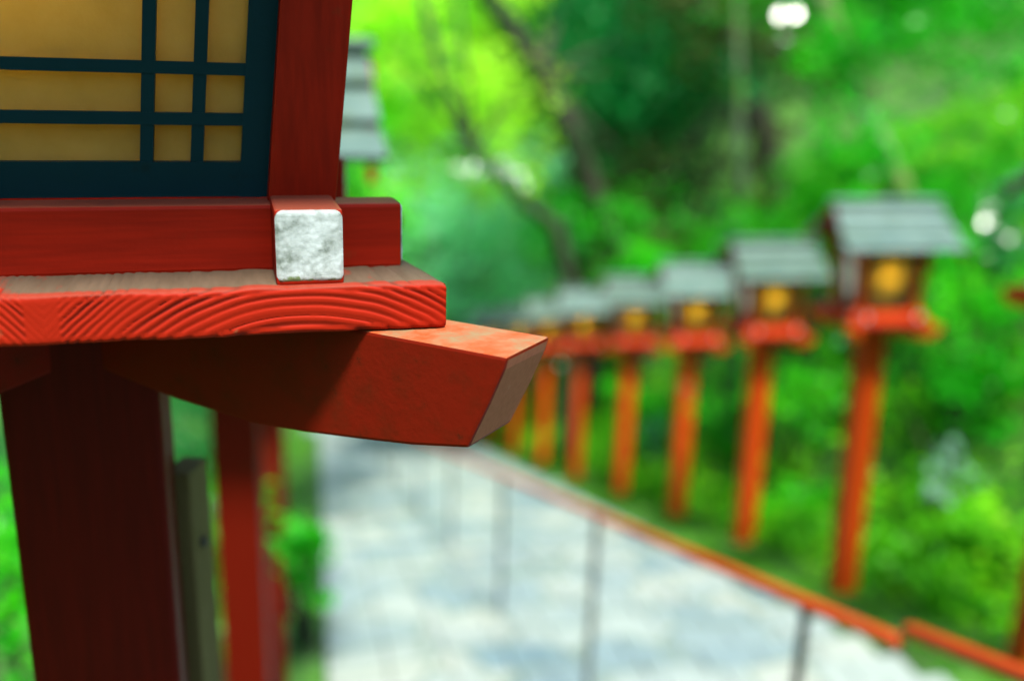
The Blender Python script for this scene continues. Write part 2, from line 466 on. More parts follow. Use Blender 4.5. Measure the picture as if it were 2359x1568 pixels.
def make_stairs():
    bm = bmesh.new()
    n = int(27 / STEP)
    for k in range(-6, n):
        s0, s1 = k * STEP, (k + 1) * STEP
        z = Z0 - SLOPE * (k + .5) * STEP
        nt_ = 9
        for j in range(nt_):
            t0 = ST_L + (ST_R - ST_L) * j / nt_; t1 = ST_L + (ST_R - ST_L) * (j + 1) / nt_
            dz = random.uniform(-.008, .008)
            hexa(bm, [st(s0, t0 + .004, z - .3), st(s0, t1 - .004, z - .3), st(s1 - .01, t1 - .004, z - .3), st(s1 - .01, t0 + .004, z - .3),
                      st(s0, t0 + .004, z + dz), st(s0, t1 - .004, z + dz), st(s1 - .01, t1 - .004, z + dz - .006), st(s1 - .01, t0 + .004, z + dz - .006)])
    tag(build("stone_stairs", bm, M_stone, bevel=.012, seg=1), kind='structure')
    bm = bmesh.new()
    a, b = ST_L - .4, ST_R + .4
    z = Z0 - SLOPE * 27
    hexa(bm, [st(27, a, z - .4), st(27, b, z - .4), st(37, b, z - .4), st(37, a, z - .4), st(27, a, z + .03), st(27, b, z + .03), st(37, b, z + .03), st(37, a, z + .03)])
    tag(build("stone_path", bm, M_stone), kind='structure')
    bm = bmesh.new()
    for side in (0, 1):
        t0, t1 = (ST_L - .13, ST_L - .005) if side == 0 else (ST_R + .005, ST_R + .24)
        s = -2.0
        while s < 26.5:
            ln = random.uniform(.6, 1.1); e = min(s + ln, 27)
            zz = random.uniform(.01, .035)
            hexa(bm, [st(s, t0, base_z(s) - .4), st(s, t1, base_z(s) - .4), st(e - .015, t1, base_z(e) - .4), st(e - .015, t0, base_z(e) - .4),
                      st(s, t0, base_z(s) + zz), st(s, t1, base_z(s) + zz), st(e - .015, t1, base_z(e) + zz), st(e - .015, t0, base_z(e) + zz)])
            s = e
    tag(build("stair_kerb", bm, M_ground, bevel=.02, seg=1), kind='structure')
make_stairs()

# ------------------------------------------------------------------ lanterns
H = 2.31              # tray top above the foot of the post
LEAN = .095           # the lamp box widens upwards
BOXH = .47
TRAY_T = .0355

def ring_g(u, z):
    """height (0 groove .. 1 ridge) of the growth rings on the sawn end of the two tray planks; u from the middle of the lantern, z from the tray top"""
    if u > .016:
        cx, cz = .190, -.165
    else:
        cx, cz = -.165, -.150
    x = u - cx; y = (z - cz)
    x += .0004 * math.sin(z * 410 + 5 * math.sin(u * 37)) * math.sin(u * 83 + z * 120)
    r = math.hypot(x * .95, y) + .0004 * math.sin(u * 41 + z * 40) + .00015 * math.sin(u * 170)
    q = max(r - .150, 0)                            # rings get narrower away from the pith
    ph = min(r, .150) / .0072 + (q / .0072 + 850 * q * q if q < .06 else .06 / .0072 + 850 * .0036 + (q - .06) / .0041)
    fr = ph - math.floor(ph)
    g = min(1.0, (fr / .72 if fr < .72 else (1 - fr) / .28) * 1.25)   # slow rise, sharp fall
    g = g * g * (3 - 2 * g)
    if .004 < u < .026: g = g * .15 + .6            # plain strip by the joint
    k = math.floor(ph)
    amp = (.45 + .55 * ((k * 7919 % 13) / 12)) * (.8 + .2 * math.sin(u * 23 + k) * math.cos(z * 90 + u * 9))
    return 1 - (1 - g) * amp

def near_tray(parent):
    """two planks; end grain in relief on the front, corrugated weathered top"""
    nu = 620
    us = np.linspace(-.296, .296, nu)
    prof = []                                                        # (y from front edge, z from tray top, ny, nz)
    for y in (.57, .40, .25, .18, .13, .10, .08, .064, .05, .038, .028, .02, .013, .008): prof.append((y, 0, 0, 1))
    r = .0035
    for a in (0, 22, 45, 67, 90): prof.append((r - r * math.sin(R(a)), -r + r * math.cos(R(a)), -math.sin(R(a)), math.cos(R(a))))
    for z in np.linspace(-.0055, -TRAY_T + .006, 40): prof.append((0, z, -1, 0))
    for a in (0, 30, 60, 90): prof.append((r - r * math.cos(R(a)), -TRAY_T + r - r * math.sin(R(a)), -math.cos(R(a)), -math.sin(R(a))))
    for y in (.02, .3, .57): prof.append((y, -TRAY_T, 0, -1))
    vs, gr, tp = [], [], []
    for (y, z, ny, nz) in prof:
        for u in us:
            g = ring_g(u, max(z, -TRAY_T + .001))
            amp = .0014 if nz < .9 else (.0011 if nz > .9 else 0)
            if nz < -.5: amp = .0006
            d = (g - 1) * amp
            # the right edge of the plank runs in towards the back; the edges are worn
            x = u * (1 - (.15 * y / .296 if u > 0 else 0) * max(0, u / .296) ** 1.0)
            edge = max(0, (abs(u) - .286) / .010)
            wear = -.0016 * edge * edge
            sag = -.0003 * math.sin(u * 70) - .0002 * math.sin(u * 151)
            vs.append((x, -.285 + y + ny * d - wear * (1 if ny else 0) + (.0008 * math.sin(u * 40) if nz < .5 else 0), H + z + nz * d + wear * (1 if nz > 0 else 0) + sag))
            gr.append(g); tp.append(1.0 if nz > .95 and y > .010 else (.35 if nz > .5 else 0.0))
    npf = len(prof)
    fs = [(i * nu + j, i * nu + j + 1, (i + 1) * nu + j + 1, (i + 1) * nu + j) for i in range(npf - 1) for j in range(nu - 1)]
    fs.append([i * nu for i in range(npf)]); fs.append([i * nu + nu - 1 for i in range(npf)][::-1])
    fs.append([0, (npf - 1) * nu] + [(npf - 1) * nu + j for j in range(1, nu)] + [j for j in range(nu - 1, 0, -1)])
    me = bpy.data.meshes.new("tray")
    me.from_pydata(vs, [], fs)
    for nme, dat in (("groove", gr), ("topness", tp)):
        a_ = me.attributes.new(nme, 'FLOAT', 'POINT'); a_.data.foreach_set("value", dat)
    for p in me.polygons: p.use_smooth = len(p.vertices) == 4
    me.validate()
    return link("tray", me, M_tray, parent)

def end_cap(x, dirx, diry, y, wdt, z0, z1, parent, near):
    """white painted end of a sill; rough and rounded on the near lantern"""
    n = 36 if near else 3
    vs = []; fs = []
    rr = .13 * wdt
    for k in range(n + 1):
        for j in range(n + 1):
            a = -1 + 2 * j / n; b = -1 + 2 * k / n
            hx = wdt / 2; hz = (z1 - z0) / 2
            X, Zz = a * hx, b * hz
            cx, cz = max(abs(X) - (hx - rr), 0), max(abs(Zz) - (hz - rr), 0)
            q = math.hypot(cx, cz)
            if q > rr and cx > 0 and cz > 0:
                X = math.copysign(hx - rr + cx * rr / q, X); Zz = math.copysign(hz - rr + cz * rr / q, Zz)
            ed = min(1, min(1 - abs(a), 1 - abs(b)) * 9)
            out = .0015 * ed
            if near:
                out += .00022 * (math.sin(X * 420 + 3 * math.sin(Zz * 300)) * math.sin(Zz * 510 + 2 * math.sin(X * 260)) + .6 * math.sin(X * 900 + Zz * 300) * math.sin(Zz * 1100)) * ed
            zc = (z0 + z1) / 2 + Zz
            if dirx: vs.append((x + dirx * (out - .0004), y + X, zc))
            else: vs.append((x + X, y + diry * (out - .0009), zc))
    for k in range(n):
        for j in range(n):
            q = (k * (n + 1) + j, k * (n + 1) + j + 1, (k + 1) * (n + 1) + j + 1, (k + 1) * (n + 1) + j)
            fs.append(q if (diry < 0 or dirx > 0) else q[::-1])
    me = bpy.data.meshes.new("end_cap"); me.from_pydata(vs, [], fs)
    for p in me.polygons: p.use_smooth = True
    return link("end_cap", me, M_white, parent)

ARM_PROF = [(.05, 0), (.487, 0), (.4845, -.010), (.473, -.0376), (.456, -.0745), (.407, -.083), (.356, -.089), (.30, -.095), (.248, -.0985), (.20, -.0965), (.155, -.0945), (.128, -.0915), (.05, -.082)]

def make_lantern(loc, rz, post_w, near, hl=.45, D=.365, far_red=None):
    root = empty("wooden_lantern", loc, rz)
    red, trd = (M_red, M_redtray)
    far_red = far_red or M_redfar
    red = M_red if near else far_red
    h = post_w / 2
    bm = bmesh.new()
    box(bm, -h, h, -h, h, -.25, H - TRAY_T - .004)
    build("post", bm, M_redpost_shade if near else far_red, root, bevel=.006 if near else .004)
    for k in range(4):
        a = R(-45 + 90 * k)
        d = Vector((math.cos(a), math.sin(a), 0)); n = Vector((-math.sin(a), math.cos(a), 0))
        bm = bmesh.new()
        zt = H - TRAY_T - .0008
        fs = prism(bm, ARM_PROF, -.033, .033, lambda r_, z_, t_: d * r_ + n * t_ + Vector((0, 0, zt + z_)))
        if near:
            for i in (3, 4, 5): fs[i].material_index = 1          # the undercut sawn end is bare wood
        build("bracket_arm", bm, [M_arm, M_wood] if near else far_red, root, bevel=.0028 if near else 0, seg=2)
    if near:
        near_tray(root)
    else:
        bm = bmesh.new()
        box(bm, -.296, .296, -.290, .290, H - TRAY_T, H)
        build("tray", bm, M_redtray, root, bevel=.004, seg=1)
    # sills: the pair along the depth stands a little proud of the cross pair
    for x in (-.196, .196):
        bm = bmesh.new()
        box(bm, x - .0245, x + .0245, -.275, .275, H - .002, H + .0545)
        s = build("sill", bm, red, root, bevel=.003 if near else .002, seg=2)
        for dy in (-1, 1): end_cap(x, 0, dy, dy * .2752, .0482, H + .0008, H + .0542, s, near)
    for y in (-.196, .196):
        bm = bmesh.new()
        box(bm, -.273, .273, y - .0215, y + .0215, H - .0015, H + .0505)
        s = build("sill", bm, red, root, bevel=.003 if near else .002, seg=2)
        for dx in (-1, 1): end_cap(dx * .2732, dx, 0, y, .0422, H + .0008, H + .0502, s, near)
    zb, zt = H + .048, H + .048 + BOXH
    for sx in (-1, 1):
        for sy in (-1, 1):
            bm = bmesh.new()
            lean = lambda x, y, z: (x + sx * LEAN * (z - zb), y + sy * LEAN * (z - zb), z)
            box(bm, sx * .197 - .0268, sx * .197 + .0268, sy * .1675 - .0268, sy * .1675 + .0268, zb, zt, lean)
            build("corner_post", bm, M_redcorner if near else red, root, bevel=.0025 if near else .002, seg=2)
    # windows with lattice and paper pane
    for k in range(4):
        rot = Matrix.Rotation(R(90 * k), 3, 'Z')
        half = .1745 if k % 2 == 0 else .143             # half width between posts at the bottom
        dep = .176 if k % 2 == 0 else .2055
        def mp(x, y, z):
            e = LEAN * (z - zb)
            return rot @ Vector((x + (e if x > 0 else -e) * min(1, abs(x) / .03), -(dep + e) + y, z))
        bm = bmesh.new()
        wz0, wz1 = zb + .003, zt - .006
        x1 = half - .026
        box(bm, x1, half, 0, .016, wz0, wz1, mp); box(bm, -half, -x1, 0, .016, wz0, wz1, mp)
        for (a, b) in ((wz0 + .0005, H + .079), (wz1 - .03, wz1 - .0005)):
            box(bm, -x1, 0, .0006, .0154, a, b, mp); box(bm, 0, x1, .0006, .0154, a, b, mp)
        for xb in (x1 - .0333, x1 - .0705):
            for s_ in (-1, 1): box(bm, s_ * xb - .0048, s_ * xb + .0048, .002, .013, H + .0785, wz1 - .0295, mp)
        hz = wz1 - .03 + H + .079
        for zc in (H + .112, H + .150, hz - (H + .112), hz - (H + .150)):
            box(bm, -x1 - .002, 0, .0012, .0125, zc - .0047, zc + .0047, mp); box(bm, 0, x1 + .002, .0012, .0125, zc - .0047, zc + .0047, mp)
        wn = build("window", bm, M_green if near else M_green, root)
        bm = bmesh.new()
        box(bm, -half + .008, 0, .0132, .0142, wz0 + .01, wz1 - .01, mp); box(bm, 0, half - .008, .0132, .0142, wz0 + .01, wz1 - .01, mp)
        bmesh.ops.remove_doubles(bm, verts=bm.verts, dist=1e-5)
        inner = [f for f in bm.faces if all(abs((rot.inverted() @ v.co).x) < 1e-4 for v in f.verts)]
        bmesh.ops.delete(bm, geom=inner, context='FACES_ONLY')
        build("pane", bm, (M_paper if near else M_paperfar) if k % 2 == 0 else M_paperside, wn)
    # top plate
    bm = bmesh.new()
    e = LEAN * BOXH + .010
    for sy in (-1, 1): box(bm, -.315, .315, sy * (.1675 + e) - .026, sy * (.1675 + e) + .026, zt - .001, zt + .040)
    for sx in (-1, 1): box(bm, sx * (.197 + e) - .026, sx * (.197 + e) + .026, -(.1675 + e) + .027, (.1675 + e) - .027, zt - .0005, zt + .038)
    build("top_plate", bm, red, root, bevel=.002, seg=1)
    # roof: ridge across the stairway, slopes of three lapped boards, gable boards, ridge cap
    ze, RH = zt - .005, .295
    rf = None
    bm = bmesh.new()
    for sy in (-1, 1):
        for c in range(3):
            a0, a1 = c / 3, (c + 1) / 3 + (.03 if c < 2 else 0)
            def pt(a, x, off):
                y = D * (1 - a); z = ze + RH * (a ** 1.12)
                n = Vector((0, sy * RH, D)).normalized()
                return Vector((x, sy * y, z)) + n * off
            l0, l1 = hl - .05 * a0, hl - .05 * a1
            o0, o1 = .030, -.001
            npl = 4
            for q in range(npl):
                f0, f1 = -1 + 2 * q / npl, -1 + 2 * (q + 1) / npl - .006
                hexa(bm, [pt(a0, l0 * f0, o0 - .022), pt(a0, l0 * f1, o0 - .022), pt(a1, l1 * f1, o1 - .022), pt(a1, l1 * f0, o1 - .022),
                          pt(a0, l0 * f0, o0), pt(a0, l0 * f1, o0), pt(a1, l1 * f1, o1), pt(a1, l1 * f0, o1)])
    rf = build("roof", bm, M_roof, root)
    bm = bmesh.new()
    box(bm, -hl + .03, hl - .03, -.055, .055, ze + RH - .005, ze + RH + .030)
    build("ridge_cap", bm, M_roof, rf, bevel=.012, seg=2)
    for sx in (-1, 1):
        bm = bmesh.new()
        prism(bm, [(-D * .80, ze + .045), (D * .80, ze + .045), (0, ze + RH - .03)], sx * .345 - .011, sx * .345 + .011, lambda a, b, t: (t, a, b))
        build("gable", bm, M_gable, root)
        bm = bmesh.new()
        for sy in (-1, 1):
            prism(bm, [(sy * (D + .004), ze - .045), (sy * (D + .004), ze - .005), (sy * .004, ze + RH - .02), (sy * .004, ze + RH - .07)], sx * (hl - .045) - .012, sx * (hl - .045) + .012, lambda a, b, t: (t, a, b))
        build("bargeboard", bm, M_gable, root)
    bm = bmesh.new()
    bmesh.ops.create_uvsphere(bm, u_segments=12, v_segments=8, radius=.026, matrix=Matrix.Translation((-.02, -.112, H + .31)))
    build("bulb", bm, M_bulb, root, smooth=True)
    return root

def copy_tree(o, parent=None):
    c = o.copy(); col.objects.link(c)
    if parent: c.parent = parent
    for ch in [x for x in bpy.data.objects if x.parent == o]: copy_tree(ch, c)
    return c

PSI = R(-16.5)
U = Vector((math.cos(PSI), -math.sin(PSI), 0)); V = Vector((math.sin(PSI), math.cos(PSI), 0))
axis_near = -.144 * U + .976 * V
near_l = make_lantern(axis_near + Vector((0, 0, -.1546 - H)), -PSI, .137, True, .50, .44)
GL = 'red wooden lanterns on the left of the stairway'
GR = 'red wooden lanterns in the row on the right of the stairway'
tag(near_l, 'large foreground red lantern in sharp focus, with yellow paper window and white sill end', 'lantern', GL)

left_proto = make_lantern((0, 0, 0), R(9), .137, False, .475, .365, M_redleft_shade)
left_lab = ['lantern behind the large foreground one, only its grey roof edge and dark red post showing',
            'lantern whose bright orange post shows under the foreground arm, behind the darker red post',
            'farthest lantern on the left row, nearly hidden behind nearer left posts']
S2 = at(562, 1300, 3.15)
step2 = Vector((S2.x, S2.y, 0)) - Vector((axis_near.x, axis_near.y, 0))
for i, lab in enumerate(left_lab):
    o = left_proto if i == 0 else copy_tree(left_proto)
    p = Vector((axis_near.x, axis_near.y, 0)) + step2 * (i + 1)
    dz = -.155 - SLOPE * (i + 1) * step2.length
    o.location = (p.x, p.y, dz - H + (.01 if i == 0 else 0))
    o.rotation_euler.z = R((9, 10, 10)[i])
    tag(o, lab, 'lantern', GL)

right_proto = make_lantern((0, 0, 0), R(7), .165, False)
rl = [((2530, 700), 5.15, 'lantern cut off by the right edge of the picture, only tray corner and post showing'),
      ((2022, 735), 7.1, 'largest whole lantern on the right, with grey green roof and bright yellow window'),
      ((1761, 760), 9.15, 'second largest whole lantern on the right, with pale yellow window, beside the largest one'),
      ((1590, 778), 10.9, 'third largest whole lantern on the right, above the middle of the long handrail'),
      ((1450, 783), 12.75, 'fourth whole lantern on the right, orange window just above its tray'),
      ((1340, 790), 14.85, 'fifth whole lantern on the right, small grey roof beside the arm of the foreground lantern'),
      ((1258, 796), 17.0, 'small lantern right beside the tip of the foreground bracket arm'),
      ((1190, 800), 19.1, 'tiny lantern whose roof shows just over the tip of the foreground bracket arm'),
      ((1130, 803), 21.3, 'distant lantern partly behind the foreground bracket arm, second to last of the right row'),
      ((1085, 806), 23.4, 'farthest lantern of the right row, its roof just above the foreground arm')]
for i, ((px, py), z, lab) in enumerate(rl):
    o = right_proto if i == 0 else copy_tree(right_proto)
    p = at(px, py, z)
    o.location = (p.x, p.y, p.z - H + .05)
    o.rotation_euler = (R(random.uniform(-.6, .6)), R(random.uniform(-.8, .8)), R(10 + random.uniform(-2, 2)))
    tag(o, lab, 'lantern', GR)

# timber stake beside the near post
sk = empty("timber_stake", tuple(-.064 * U + 1.03 * V + Vector((0, 0, -2.445))), -PSI + R(-22))
bm = bmesh.new(); box(bm, -.0145, .0145, -.024, .024, -.15, 2.02)
build("stake_body", bm, M_stake, sk, bevel=.004)
bm = bmesh.new(); bmesh.ops.create_cone(bm, cap_ends=True, segments=12, radius1=.006, radius2=.006, depth=.006, matrix=Matrix.Translation((.016, -.004, 1.93)) @ Matrix.Rotation(R(90), 4, 'Y'))
build("nail_head", bm, M_iron, sk)
tag(sk, 'weathered olive brown timber stake standing against the dark post of the foreground lantern', 'stake')

# ------------------------------------------------------------------ handrails
def handrail(pts, posts, lab, cap_near=True):
    root = empty("handrail", tuple(Vector((pts[0][0], pts[0][1], gz(pts[0][0], pts[0][1])))))
    inv = -root.location
    bm = bmesh.new()
    P = [Vector(p) + inv for p in pts]
    d = (P[0] - P[1]).normalized(); r = .0205
    P2 = [P[0] + d * r * .9, P[0] + d * r * .6] + P
    tube(bm, P2, [r * .35, r * .8] + [r] * len(P), 16)
    build("pipe", bm, M_railred, root, smooth=True)
    for q in posts:
        q = Vector(q)
        s = q.dot(SD); g = Z0 - SLOPE * s - .12
        bm = bmesh.new()
        b0 = Vector((q.x, q.y, g)) + inv
        tube(bm, [b0, Vector((q.x, q.y, q.z - r * .7)) + inv], .0155, 12)
        fl = Matrix.Translation(Vector((q.x, q.y, g + .09)) + inv)
        bmesh.ops.create_cone(bm, cap_ends=True, segments=16, radius1=.05, radius2=.04, depth=.03, matrix=fl)
        build("rail_post", bm, M_iron, root, smooth=False)
    tag(root, lab, 'handrail', 'red handrails down the stone stairs')
r1 = [at(2062, 1472, 2.43), at(1860, 1385, 2.86), at(1375, 1185, 4.9), at(1160, 1100, 7.2), at(1040, 1040, 9.7)]
# one straight pipe through these points
a = np.array([list(v) for v in r1]); c0 = a.mean(0); dvec = np.linalg.svd(a - c0)[2][0]
if dvec[1] > 0: dvec = -dvec
def on_rail(y): return Vector(c0 + dvec * ((y - c0[1]) / dvec[1]))
ys = [r1[0].y, 4, 6, 9, 13, 18, 24]
handrail([on_rail(y) for y in ys], [on_rail(y) for y in (r1[1].y, r1[2].y, r1[3].y, r1[4].y, 11.6, 14.2, 16.8, 19.4, 22.0)],
         'long thin red handrail running down the stairs from its blunt end at lower right')
q0 = at(2098, 1452, 2.40)
handrail([q0, q0 + Vector(dvec) * .9, q0 + Vector(dvec) * 2.4], [q0 + Vector(dvec) * .5, q0 + Vector(dvec) * 2.0],
         'short length of red handrail entering from the lower right corner')

# ------------------------------------------------------------------ foliage
def leaf_mesh(name, C, Rd, per, size, flat=.5, asp=.5, squash=.8):
    """C clump centres, Rd radii; many small folded leaves spread through each clump"""
    C = np.asarray(C, float); n = len(C) * per
    cen = np.repeat(C, per, 0); rad = np.repeat(np.asarray(Rd, float), per)
    d = rng.normal(size=(n, 3)); d /= np.linalg.norm(d, axis=1)[:, None]
    rr = rad * rng.uniform(.25, 1, n) ** .6
    off = d * rr[:, None]; off[:, 2] *= squash
    p = cen + off
    nrm = rng.normal(size=(n, 3)) * .8 + d * .5; nrm[:, 2] = np.abs(nrm[:, 2]) + flat
    nrm /= np.linalg.norm(nrm, axis=1)[:, None]
    a = rng.normal(size=(n, 3)); a -= nrm * (a * nrm).sum(1)[:, None]; a /= np.linalg.norm(a, axis=1)[:, None]
    b = np.cross(nrm, a)
    L = (size * rng.uniform(.6, 1.3, n))[:, None]
    v = np.empty((n, 4, 3))
    v[:, 0] = p - a * L * .5; v[:, 1] = p + b * L * asp * .5 - a * L * .05 + nrm * L * .06
    v[:, 2] = p + a * L * .5; v[:, 3] = p - b * L * asp * .5 - a * L * .05 + nrm * L * .06
    me = bpy.data.meshes.new(name)
    me.vertices.add(n * 4); me.vertices.foreach_set("co", v.reshape(-1))
    me.loops.add(n * 4); me.loops.foreach_set("vertex_index", np.arange(n * 4, dtype=np.int32))
    me.polygons.add(n); me.polygons.foreach_set("loop_start", np.arange(0, n * 4, 4, dtype=np.int32))
    me.polygons.foreach_set("loop_total", np.full(n, 4, dtype=np.int32))
    me.update(); me.validate()
    return me

def px_clumps(x0, x1, y0, y1, z0, z1, n):
    return [tuple(at(rng.uniform(x0, x1), rng.uniform(y0, y1), rng.uniform(z0, z1))) for _ in range(n)]

def tree(name, trunk, rad, bark, C, r, per, size, leaf, label, cat='tree', group=None, limbs=()):
    b = trunk[0]
    base = Vector((b.x, b.y, gz(b.x, b.y) - .2))
    root = empty(name, tuple(base))
    P = [base] + [Vector(p) for p in trunk] if b.z - base.z > .3 else [Vector(p) for p in trunk]
    rad = ([rad[0] * 1.25] + list(rad)) if len(P) > len(trunk) else list(rad)
    bm = bmesh.new()
    # finer, slightly crooked
    Q, q = [], []
    for i in range(len(P) - 1):
        for k in range(4):
            f = k / 4
            Q.append(P[i].lerp(P[i + 1], f) - base + Vector((random.uniform(-1, 1), random.uniform(-1, 1), 0)) * rad[i] * .35)
            q.append(rad[i] + (rad[i + 1] - rad[i]) * f)
    Q.append(P[-1] - base); q.append(rad[-1])
    tube(bm, Q, q, 10, .06)
    for lp, lr in limbs: tube(bm, [Vector(p) - base for p in lp], list(lr), 7, .06)
    build("trunk", bm, bark, root, smooth=True)
    C = np.asarray(C) - np.array(base)
    me = leaf_mesh("crown", C, np.full(len(C), r) * rng.uniform(.7, 1.3, len(C)), per, size)
    link("crown", me, leaf, root)
    tag(root, label, cat, group)
    return root

def limbs_to(C, start, n, r0):
    out = []
    C = list(C)
    for c in random.sample(C, min(n, len(C))):
        c = Vector(c); s_ = Vector(start); m_ = s_.lerp(c, .5) + Vector((0, 0, .15))
        out.append(([s_, m_, c], (r0, r0 * .65, r0 * .2)))
    return out

GT = 'trees standing below the stairway'
# leaning dark tree in the middle
C = px_clumps(1120, 1720, -160, 250, 18, 22, 80) + px_clumps(1250, 1650, 200, 540, 19.5, 23, 36) + px_clumps(1130, 1440, 60, 560, 18.4, 19.2, 8)
tk = [at(1490, 760, 18.6), at(1425, 590, 18.2), at(1352, 390, 17.4), at(1245, 175, 16.6), at(1125, -20, 16), at(1040, -190, 15.7)]
tree("leaning_tree", tk, [.25, .24, .21, .19, .16, .13], B_dark, C, .80, 70, .21, L_dark,
     'dark leaning tree with thin brown trunk slanting up to the left at the picture centre', group=GT, limbs=limbs_to(C, tk[3], 6, .07))
C = px_clumps(1480, 1950, -200, 180, 18, 22, 60) + px_clumps(1360, 1780, 250, 640, 19, 23, 54)
tk = [at(1830, 720, 20.2), at(1790, 430, 20), at(1715, 180, 19.5), at(1605, -30, 19), at(1540, -200, 18.6)]
tree("leaning_tree", tk, [.34, .32, .28, .24, .20], B_dark, C, .80, 60, .21, L_olive,
     'thick dark brown trunked tree standing behind the slender pale trunk', group=GT, limbs=limbs_to(C, tk[2], 5, .09))
C = px_clumps(1960, 2420, -220, 190, 9.5, 12.5, 60) + px_clumps(1720, 1950, -200, 30, 10, 12, 16) + px_clumps(1860, 2110, 60, 420, 8.9, 9.7, 12)
tk = [at(2150, 720, 10.6), at(2085, 470, 10.4), at(2015, 290, 10.2), at(1950, 120, 10), at(1868, -40, 9.8), at(1800, -200, 9.7)]
tree("mossy_tree", tk, [.14, .13, .12, .12, .11, .10], B_pale, C, .42, 80, .12, L_mid,
     'tree with a pale mossy trunk slanting up behind the largest right lantern roof', group=GT, limbs=limbs_to(C, tk[4], 2, .03))
C = px_clumps(1640, 1780, -120, 60, 12, 12.8, 10)
tk = [at(1722, 640, 12.6), at(1710, 420, 12.4), at(1702, 200, 12.3), at(1696, -60, 12.2)]
tree("slender_tree", tk, [.06, .055, .05, .04], B_pale, C, .4, 60, .12, L_mid,
     'slender pale trunk standing upright just left of the mossy slanting tree', group=GT)
C = px_clumps(800, 1160, -180, 180, 15, 19, 75) + px_clumps(860, 1230, 180, 450, 16, 19, 48) + px_clumps(1160, 1300, -150, 330, 17, 19, 6)
tk = [at(1330, 700, 16.6), at(1275, 520, 16.0), at(1160, 420, 15.5), at(1090, 345, 15.1), at(1005, 130, 14.7), at(960, -60, 14.5)]
tree("maple_tree", tk, [.15, .13, .10, .09, .075, .06], B_dark, C, .62, 80, .17, L_yellow,
     'bright yellow green maple lit by the sun beside the foreground lantern', group=GT, limbs=limbs_to(C, tk[3], 8, .05))
C = px_clumps(880, 1330, 330, 740, 22, 27, 120)
tk = [at(1050, 820, 25), at(1060, 640, 25), at(1090, 420, 24.6)]
tree("pale_tree", tk, [.22, .18, .12], B_dark, C, .8, 80, .22, L_mint,
     'pale mint green tree far down at the foot of the stairs, below the maple', group=GT, limbs=limbs_to(C, tk[1], 8, .07))
C = px_clumps(1230, 1520, 450, 680, 17, 20, 40)
tk = [at(1370, 760, 19), at(1330, 640, 18.8), at(1265, 500, 18.6)]
tree("dark_tree", tk, [.2, .17, .12], B_dark, C, .6, 70, .17, L_mid,
     'low green tree above the row of small distant lanterns', group=GT, limbs=limbs_to(C, tk[1], 5, .06))
C = px_clumps(640, 900, 60, 800, 9, 16, 60)
tk = [at(600, 1000, 12), at(640, 600, 12), at(700, 200, 12)]
tree("maple_tree", tk, [.16, .14, .1], B_dark, C, .6, 60, .15, L_bright,
     'fresh green tree mostly behind the foreground lantern, showing below its grey neighbour roof', group=GT, limbs=limbs_to(C, tk[1], 6, .05))

# distant wood closing the valley: reads as one mass
C = []
for _ in range(1100):
    s = rng.uniform(29, 46); t = rng.uniform(-30, 30)
    hgt = rng.uniform(0, 1) ** .8 * (13 + 3 * math.sin(t * .5))
    p = st(s, t); C.append((p.x, p.y, ground_z(s, t) + hgt))
me = leaf_mesh("distant_wood", C, rng.uniform(.9, 1.9, len(C)), 55, .42)
tag(link("distant_wood", me, L_dark), 'dense dark green wood filling the valley beyond the stairs', 'wood', kind='stuff')

# undergrowth on the right bank and the left bank
C, Rr = [], []
for _ in range(2600):
    s = rng.uniform(1.0, 24); t = 4.45 + rng.uniform(0, 1) ** 1.6 * 9
    p = st(s, t); C.append((p.x, p.y, ground_z(s, t) + rng.uniform(.0, .35))); Rr.append(rng.uniform(.18, .42))
me = leaf_mesh("bank_undergrowth", C, Rr, 42, .10)
tag(link("bank_undergrowth", me, L_bank), 'green undergrowth covering the steep bank behind the right lanterns', 'undergrowth', kind='stuff')
C, Rr = [], []
for _ in range(500):
    s = rng.uniform(.8, 28); t = -.9 - rng.uniform(0, 1) ** 1.2 * 8
    p = st(s, t); C.append((p.x, p.y, ground_z(s, t) + rng.uniform(.0, .4))); Rr.append(rng.uniform(.2, .45))
me = leaf_mesh("slope_undergrowth", C, Rr, 42, .10)
tag(link("slope_undergrowth", me, L_dark), 'dark undergrowth on the slope left of the stairs', 'undergrowth', kind='stuff')
# moss and low grass on both ledges
C, Rr = [], []
for _ in range(2600):
    s = rng.uniform(1.5, 26); t = rng.uniform(ST_R + .03, 4.9) if rng.uniform() < .75 else rng.uniform(-1.2, ST_L - .22)
    p = st(s, t); C.append((p.x, p.y, ground_z(s, t) + .01)); Rr.append(rng.uniform(.06, .2))
me = leaf_mesh("moss", C, Rr, 40, .035, squash=.35)
tag(link("moss", me, L_moss), 'moss and short grass on the ledges where the lantern posts stand', 'moss', kind='stuff')

